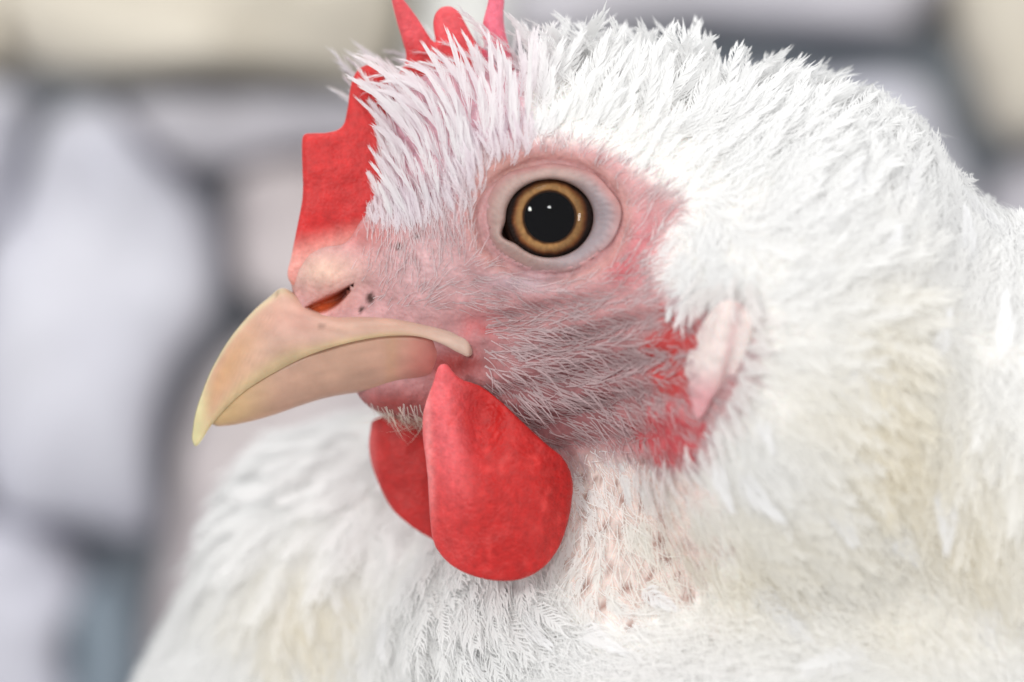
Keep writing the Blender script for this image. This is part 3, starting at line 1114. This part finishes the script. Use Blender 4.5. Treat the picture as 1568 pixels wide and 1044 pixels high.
def make_strands(P, N, D, Sd, L, wb, lift, curl, bend, col, seg=4, nrm_mix=0.5):
    n = len(P)
    t = np.tile(np.linspace(0, 1, seg + 1), (n, 1))
    p, g = curve(P, D, Sd, N, L, lift, curl, bend, t)
    side = np.cross(N[:, None], g)
    side /= np.linalg.norm(side, axis=-1, keepdims=True) + 1e-9
    w = (np.asarray(wb) * np.ones(n))[:, None, None] * 0.5 * (1 - 0.9 * t ** 1.5)[..., None]
    V = np.stack([p - side * w, p + side * w], 2).reshape(-1, 3)
    up = np.cross(g, side)
    Nn = up * (1 - nrm_mix) + N[:, None] * nrm_mix
    Nn = np.repeat(Nn[:, :, None], 2, 2).reshape(-1, 3)
    Cc = np.repeat(col[:, None], (seg + 1) * 2, 1).reshape(-1, 3)
    k = (np.arange(n) * (seg + 1) * 2)[:, None, None]
    qs = np.array([[2 * s, 2 * s + 2, 2 * s + 3, 2 * s + 1] for s in range(seg)])[None]
    Qd = (k + qs).reshape(-1, 4)
    T = np.concatenate([Qd[:, [0, 1, 2]], Qd[:, [0, 2, 3]]])
    return V, T, Nn, Cc


def fix_winding(V, T, N):
    gn = np.cross(V[T[:, 1]] - V[T[:, 0]], V[T[:, 2]] - V[T[:, 0]])
    fl = (gn * N[T[:, 0]]).sum(1) < 0
    T = T.copy()
    T[fl] = T[fl][:, ::-1]
    return T


def join(parts):
    vo = 0
    Vs, Ts, Ns, Cs = [], [], [], []
    for V, T, N, C in parts:
        Vs.append(V)
        Ts.append(T + vo)
        Ns.append(N)
        Cs.append(C)
        vo += len(V)
    return np.concatenate(Vs), np.concatenate(Ts), np.concatenate(Ns), np.concatenate(Cs)


def put(name, parts, mat, kind='stuff', label=None):
    V, T, N, C = join(parts)
    T = fix_winding(V, T, N)
    o = new_mesh(name, V, T, mat, hen, C, True, N, kind=kind)
    if label:
        o['label'] = label
    return o


# sample roots over the whole skin
A = BV[BQ]
ar = 0.5 * (np.linalg.norm(np.cross(A[:, 1] - A[:, 0], A[:, 2] - A[:, 0]), axis=1) + np.linalg.norm(np.cross(A[:, 2] - A[:, 0], A[:, 3] - A[:, 0]), axis=1))


def sample(n, region=None):
    w = ar.copy()
    if region is not None:
        w = w * region(A.mean(1))
    w = w / w.sum()
    f = rng.choice(len(BQ), n, p=w)
    u, v = rng.random((2, n))
    q = A[f]
    P = (q[:, 0] * ((1 - u) * (1 - v))[:, None] + q[:, 1] * (u * (1 - v))[:, None] + q[:, 2] * (u * v)[:, None] + q[:, 3] * ((1 - u) * v)[:, None])
    return P, normals_at(P)


def inview(c):
    px, py = proj(c)
    return (px > 60) & (px < 1720) & (py < 1200)


def visible(P, N, lim=-0.45):
    cam_p = np.array([0, -DC, 0])
    v = cam_p - P
    v /= np.linalg.norm(v, axis=1, keepdims=True)
    return (v * N).sum(1) > lim


def plume_col(P, n):
    """white with cream staining low on the neck and breast"""
    px, py = proj(P)
    c = np.tile(np.array([0.962, 0.962, 0.960]), (n, 1))
    cream = 0.65 * blob(px, py, 1420, 820, 190, 170) + 0.5 * blob(px, py, 1330, 600, 120, 120) + 0.6 * blob(px, py, 480, 910, 90, 70) + 0.35 * blob(px, py, 1080, 850, 160, 120)
    cream = np.clip(cream * (0.4 + 1.2 * vnoise(P, 90, 71)), 0, 1)
    c = mixc(c, np.array([0.955, 0.91, 0.79]), cream)
    c = mixc(c, np.array([0.84, 0.74, 0.80]), sstep(40, -20, poly_sd(np.stack([px, py], 1), CREST)) * (0.1 + 0.4 * rng.random(n)))
    return c * (0.97 + 0.03 * rng.random((n, 1)))


def face_d(P):
    px, py = proj(P)
    q = np.stack([px, py], 1)
    far = P[:, 1] > 420
    return [np.where(far, 200.0, poly_sd(q, r)) for r in (FACE, CREST, THROAT)]


PITS = np.array([(981, 775), (1012, 790), (928, 805), (950, 816), (1008, 832), (1018, 858), (1038, 880), (994, 882), (900, 760), (915, 735), (1018, 806), (985, 706),
                 (898, 790), (908, 825), (895, 895), (958, 902), (1000, 915), (1055, 912), (870, 860), (925, 930), (965, 960), (1120, 845), (940, 745), (890, 730), (1095, 975),
                 (930, 870), (1060, 845), (955, 765)], float)


def clear_of_pits(P, D, L, rad=3.0):
    a0, b0 = proj(P)
    a1, b1 = proj(P + D * L[:, None] * 0.95)
    a = np.stack([a0, b0], 1)
    e = np.stack([a1 - a0, b1 - b0], 1)
    ok = np.ones(len(P), bool)
    for c in PITS:
        w = c - a
        t = np.clip((w * e).sum(1) / ((e * e).sum(1) + 1e-6), 0, 1)
        ok &= np.hypot(*(w - t[:, None] * e).T) > rad
    return ok




# --- main coat
P, N = sample(9000, inview)
fd, cd, td = face_d(P)
ok = (fd > 4) & (cd > 0) & visible(P, N) & ((td > -5) | (vnoise(P, 17, 77) > 0.15))
P, N, fd, td = P[ok], N[ok], fd[ok], td[ok]
D, Sd = frame(P, N, 0.17)
px, py = proj(P)
n = len(P)
size = 0.35 + 0.65 * sstep(0, 130, fd)
size = np.where(td < 20, np.minimum(size, 0.42), size)
crown = sstep(300, 150, py) * sstep(1330, 1100, px)
brm = sstep(880, 800, px) * sstep(600, 700, py)
L = (95 + 50 * rng.random(n)) * size * (1 + 0.15 * crown) * (1 + 0.35 * brm)
W = L * (0.27 + 0.12 * rng.random(n)) * (1 - 0.45 * crown)
lift = 0.09 + 0.08 * rng.random(n) + 0.35 * crown + 0.15 * sstep(420, 250, py)
curl = 0.09 + 0.07 * rng.random(n) + 0.06 * crown
bend = rng.normal(0, 0.10, n)
ok = clear_of_pits(P, D, L, 5.0)
P, N, D, Sd, L, W, lift, curl, bend, px, py, size, crown = [q[ok] for q in (P, N, D, Sd, L, W, lift, curl, bend, px, py, size, crown)]
n = len(P)
col = plume_col(P, n)
NBC = 19
coat = make_feathers(P, N, D, Sd, L, W, lift, curl, bend, NBC, 3.3 * (0.5 + 0.5 * size), col, 0.11, 0.93 - 0.5 * crown)
br = (py > 620) & (px < 860)
mk = np.repeat(br, NBC + 1 + 6 * NBC)
mt = np.repeat(br, 6 * NBC)


def split(part, mv, mtri):
    V, T, Nn, Cc = part
    ids = np.cumsum(mv) - 1
    return V[mv], ids[T[mtri]], Nn[mv], Cc[mv]


put('breast_plumage', [split(coat, mk, mt)], M_feather)
put('neck_plumage', [split(coat, ~mk, ~mt)], M_feather)

# --- soft down between the feathers
P, N = sample(50000, inview)
fd, cd, td = face_d(P)
ok = (fd > -6) & (cd > 10) & visible(P, N, -0.3) & ((td > -25) | (vnoise(P, 17, 77) > 0.15))
P, N, fd = P[ok], N[ok], fd[ok]
D, Sd = frame(P, N, 0.3)
n = len(P)
L = (35 + 45 * rng.random(n)) * (0.4 + 0.6 * sstep(0, 100, fd))
ok = clear_of_pits(P, D, L)
P, N, D, Sd, L = P[ok], N[ok], D[ok], Sd[ok], L[ok]
n = len(P)
put('down', [make_strands(P, N, D, Sd, L, 2.0, 0.3 + 0.3 * rng.random(n), 0.3 + 0.2 * rng.random(n), rng.normal(0, 0.3, n), plume_col(P, n), 3, 0.85)], M_feather)

# --- fine loose barbs along the outside of the coat
P, N = sample(60000, inview)
fd, cd, td = face_d(P)
ok = (fd > 12) & (cd > 14) & visible(P, N, -0.3) & (td > 0)
P, N, fd = P[ok], N[ok], fd[ok]
D, Sd = frame(P, N, 0.4)
n = len(P)
fs = 0.35 + 0.65 * sstep(0, 120, fd)
off = (4 + 16 * rng.random(n)) * fs
put('loose_barbs', [make_strands(P + N * off[:, None], N, D, Sd, (26 + 40 * rng.random(n)) * fs, 1.5, 0.10 + 0.22 * rng.random(n), 0.12 + 0.15 * rng.random(n), rng.normal(0, 0.35, n), plume_col(P, n), 3, 0.9)], M_feather)

# --- bristles on the bare face
P, N = sample(17000, lambda c: (poly_sd(np.stack(proj(c), -1), FACE) < 8) & (c[:, 1] < 260))
px, py = proj(P)
r = np.hypot((px - EYE[0]) / 112, (py - EYE[1]) / 92)
cheek = blob(px, py, 880, 560, 190, 110)
lore = blob(px, py, 650, 390, 80, 80)
brow = blob(px, py, 670, 320, 110, 50)
dens = 0.14 + 0.18 * blob(px, py, 610, 638, 60, 26) + 0.5 * cheek + 0.16 * lore + 0.9 * brow + 0.35 * sstep(-45, 0, poly_sd(np.stack([px, py], 1), FACE))
dens *= (r > 1.06) * (1 - 0.97 * blob(px, py, 490, 420, 62, 60)) * (1 - 0.4 * blob(px, py, 1035, 670, 40, 45))
dens = np.where((px < 740) & (py > 475) & (py < 615), 0, dens)
dens = np.where((px < 560), dens * 0.1, dens)
ok = (rng.random(len(P)) < dens) & visible(P, N, -0.4)
P, N = P[ok], N[ok]
px, py = proj(P)
n = len(P)
D, Sd = frame(P, N, 0.18)
cheek = blob(px, py, 880, 570, 190, 120)
brow = blob(px, py, 670, 310, 110, 50)
L = (16 + 24 * rng.random(n) ** 1.5) * (1 + 0.9 * cheek + 1.1 * brow)
col = np.tile(np.array([0.70, 0.57, 0.58]), (n, 1))
col = mixc(col, np.array([0.58, 0.44, 0.45]), np.clip(cheek * 1.1, 0, 1))
chin = blob(px, py, 610, 640, 60, 22)
L = L * (1 + 2.2 * chin * rng.random(n))
col = mixc(col, np.array([0.82, 0.74, 0.77]), brow * 0.8)
col = mixc(col, np.array([0.78, 0.68, 0.58]), sstep(610, 630, py) * sstep(680, 640, px))
put('face_bristles', [make_strands(P, N, D, Sd, L, (1.1 + 0.7 * rng.random(n)) * (1 + 0.4 * cheek), 0.22 + 0.12 * rng.random(n), 0.2 + 0.1 * rng.random(n), rng.normal(0, 0.28, n),
                                   col * (0.85 + 0.3 * rng.random((n, 1))), 4, 0.5)], M_bristle)

# --- crest: separate stiff tufts sweeping up and over the comb
cnt = 0
P, N = sample(2600, lambda c: (poly_sd(np.stack(proj(c), -1), CREST) < 6) & (c[:, 1] < 420))
px, py = proj(P)
keep = []
for i in range(len(P)):
    if all(np.linalg.norm(P[i] - P[j]) > 17.5 for j in keep):
        keep.append(i)
keep = keep[:225]
P, N = P[keep], N[keep]
px, py = proj(P)
n = len(P)
D, Sd = frame(P, N, 0.14)
L = 72 + 72 * rng.random(n)
L = np.where(P[:, 1] > 230, L + 28, L)
D[:, 1] = np.where(P[:, 1] > YM, np.maximum(D[:, 1], 0.12), np.minimum(D[:, 1], 0.2))
D /= np.linalg.norm(D, axis=1, keepdims=True)
Sd = np.cross(N, D)
Sd /= np.linalg.norm(Sd, axis=1, keepdims=True)
W = 5.5 + 5.0 * rng.random(n)
lift = 0.30 + 0.15 * rng.random(n)
curl = 0.20 + 0.1 * rng.random(n)
L = L * np.where(py < 170, 0.72, 1.0) * np.where(px < 625, 0.85, 1.0)
bend = np.where(P[:, 1] < YM, 1, -1) * (0.22 + 0.16 * rng.random(n)) * sstep(800, 650, px)
col = plume_col(P, n)
print('crest feathers', n)
for i in range(n):
    s = slice(i, i + 1)
    a = make_feathers(P[s], N[s], D[s], Sd[s], L[s], W[s], lift[s], curl[s], bend[s], 28, 1.4, col[s], 0.15, 0.5)
    b = make_strands(P[s], N[s], D[s], Sd[s], L[s] * 0.9, 3.4, lift[s], curl[s], bend[s], col[s] * 1.02, 6, 0.4)
    put('feather', [a, b], M_feather, kind=None)

# --- short fringe where the crest thins out towards eye and beak
P, N = sample(420, lambda c: (np.abs(poly_sd(np.stack(proj(c), -1), CREST) - 4) < 24 * vnoise(c, 60, 91) + 8) & (proj(c)[1] > 200) & (c[:, 1] < 330))
n = len(P)
D, Sd = frame(P, N, 0.16)
o1 = np.ones(n)
px, py = proj(P)
L = 30 + 34 * rng.random(n)
L = L * np.where(px < 600, 0.7, 1.0)
put('crest_fringe', [make_feathers(P, N, D, Sd, L, 3.2 + 2.5 * rng.random(n), 0.25 + 0.12 * rng.random(n), 0.16 * o1, 0.2 * rng.random(n), 7, 1.3, plume_col(P, n) * np.array([0.97, 0.92, 0.95]), 0.1, 0.6)], M_feather)

# --- larger loose feathers lying on neck and throat
spots = [(1150, 890, -45, 130, 46), (1180, 930, -40, 120, 44), (1440, 730, -80, 120, 26), (1360, 800, -60, 90, 30), (1270, 760, -65, 90, 36), (1510, 920, -85, 100, 46),
         (1340, 1000, -150, 130, 70), (1130, 720, -40, 110, 26), (1090, 700, -50, 90, 22), (1160, 640, -45, 60, 16), (1290, 560, -50, 60, 14),
         (1430, 560, 70, 90, 16), (1340, 430, 62, 100, 18), (1300, 330, 70, 90, 16), (1230, 260, 75, 90, 18), (1390, 330, 62, 100, 22), (1480, 420, 72, 120, 20),
         (1530, 560, 80, 120, 20), (1270, 200, 86, 110, 20), (1180, 190, 84, 100, 22), (1100, 170, 80, 100, 22), (1050, 150, 78, 110, 20), (960, 130, 90, 110, 20),
         (900, 120, 94, 110, 18), (840, 130, 88, 100, 18), (1150, 180, 85, 100, 22), (1230, 180, 86, 100, 20), (1520, 360, 98, 120, 26), (1555, 380, 105, 120, 26),
         (700, 960, -42, 120, 30), (600, 930, -48, 120, 34), (780, 930, -35, 120, 26), (560, 980, -50, 120, 34), (880, 960, -30, 110, 24), (980, 900, -35, 80, 22)]
for (fx, fy, an, ln, wdt) in spots:
    Y = surfY([fx], [fy])
    P = U([fx], [fy], Y)
    N = normals_at(P)
    a = math.radians(an)
    D = np.array([[math.cos(a), 0, math.sin(a)]])
    D -= (D * N).sum(1, keepdims=True) * N
    D /= np.linalg.norm(D)
    Sd = np.cross(N, D)
    o1 = np.array([1.0])
    c = np.array([[0.965, 0.965, 0.97]])
    x = make_feathers(P, N, D, Sd, ln * o1, wdt * o1, o1 * 0.42, o1 * 0.3, o1 * rng.normal(0, 0.1), 28, 3.0, c, 0.08, 0.85)
    put('feather', [x], M_feather, kind=None)

# --- small feathers round the ear
ear = []
for k in range(26):
    ear.append((1072 + 84 * k / 25 + rng.normal(0, 4), 440 + rng.normal(0, 8) - 8 * math.sin(k / 25 * math.pi), -116 + 60 * k / 25 + rng.normal(0, 10), 52 + 34 * rng.random(), 6 + 4 * rng.random()))
for k in range(24):
    t = k / 23
    ear.append((1156 - 46 * t + rng.normal(0, 5), 480 + 150 * t + rng.normal(0, 6), -5 - 40 * t + rng.normal(0, 12), 40 + 24 * rng.random(), 6 + 4 * rng.random()))
for k in range(18):
    t = k / 17
    ear.append((1112 - 130 * t + rng.normal(0, 5), 640 + 70 * math.sin(t * 2.2) + rng.normal(0, 8), -50 - 30 * t + rng.normal(0, 14), 40 + 30 * rng.random(), 5 + 3 * rng.random()))
parts = []
for (fx, fy, an, ln, wdt) in ear:
    P = U([fx], [fy], surfY([fx], [fy]))
    N = normals_at(P)
    a = math.radians(an)
    D = np.array([[math.cos(a), 0, math.sin(a)]])
    D -= (D * N).sum(1, keepdims=True) * N
    D /= np.linalg.norm(D)
    o1 = np.array([1.0])
    parts.append(make_feathers(P, N, D, np.cross(N, D), ln * o1, wdt * o1, o1 * 0.68, o1 * 0.45, o1 * rng.normal(0, 0.15), 14, 1.3, np.array([[0.92, 0.90, 0.89]]), 0.14, 0.8))
put('ear_tuft', parts, M_feather)
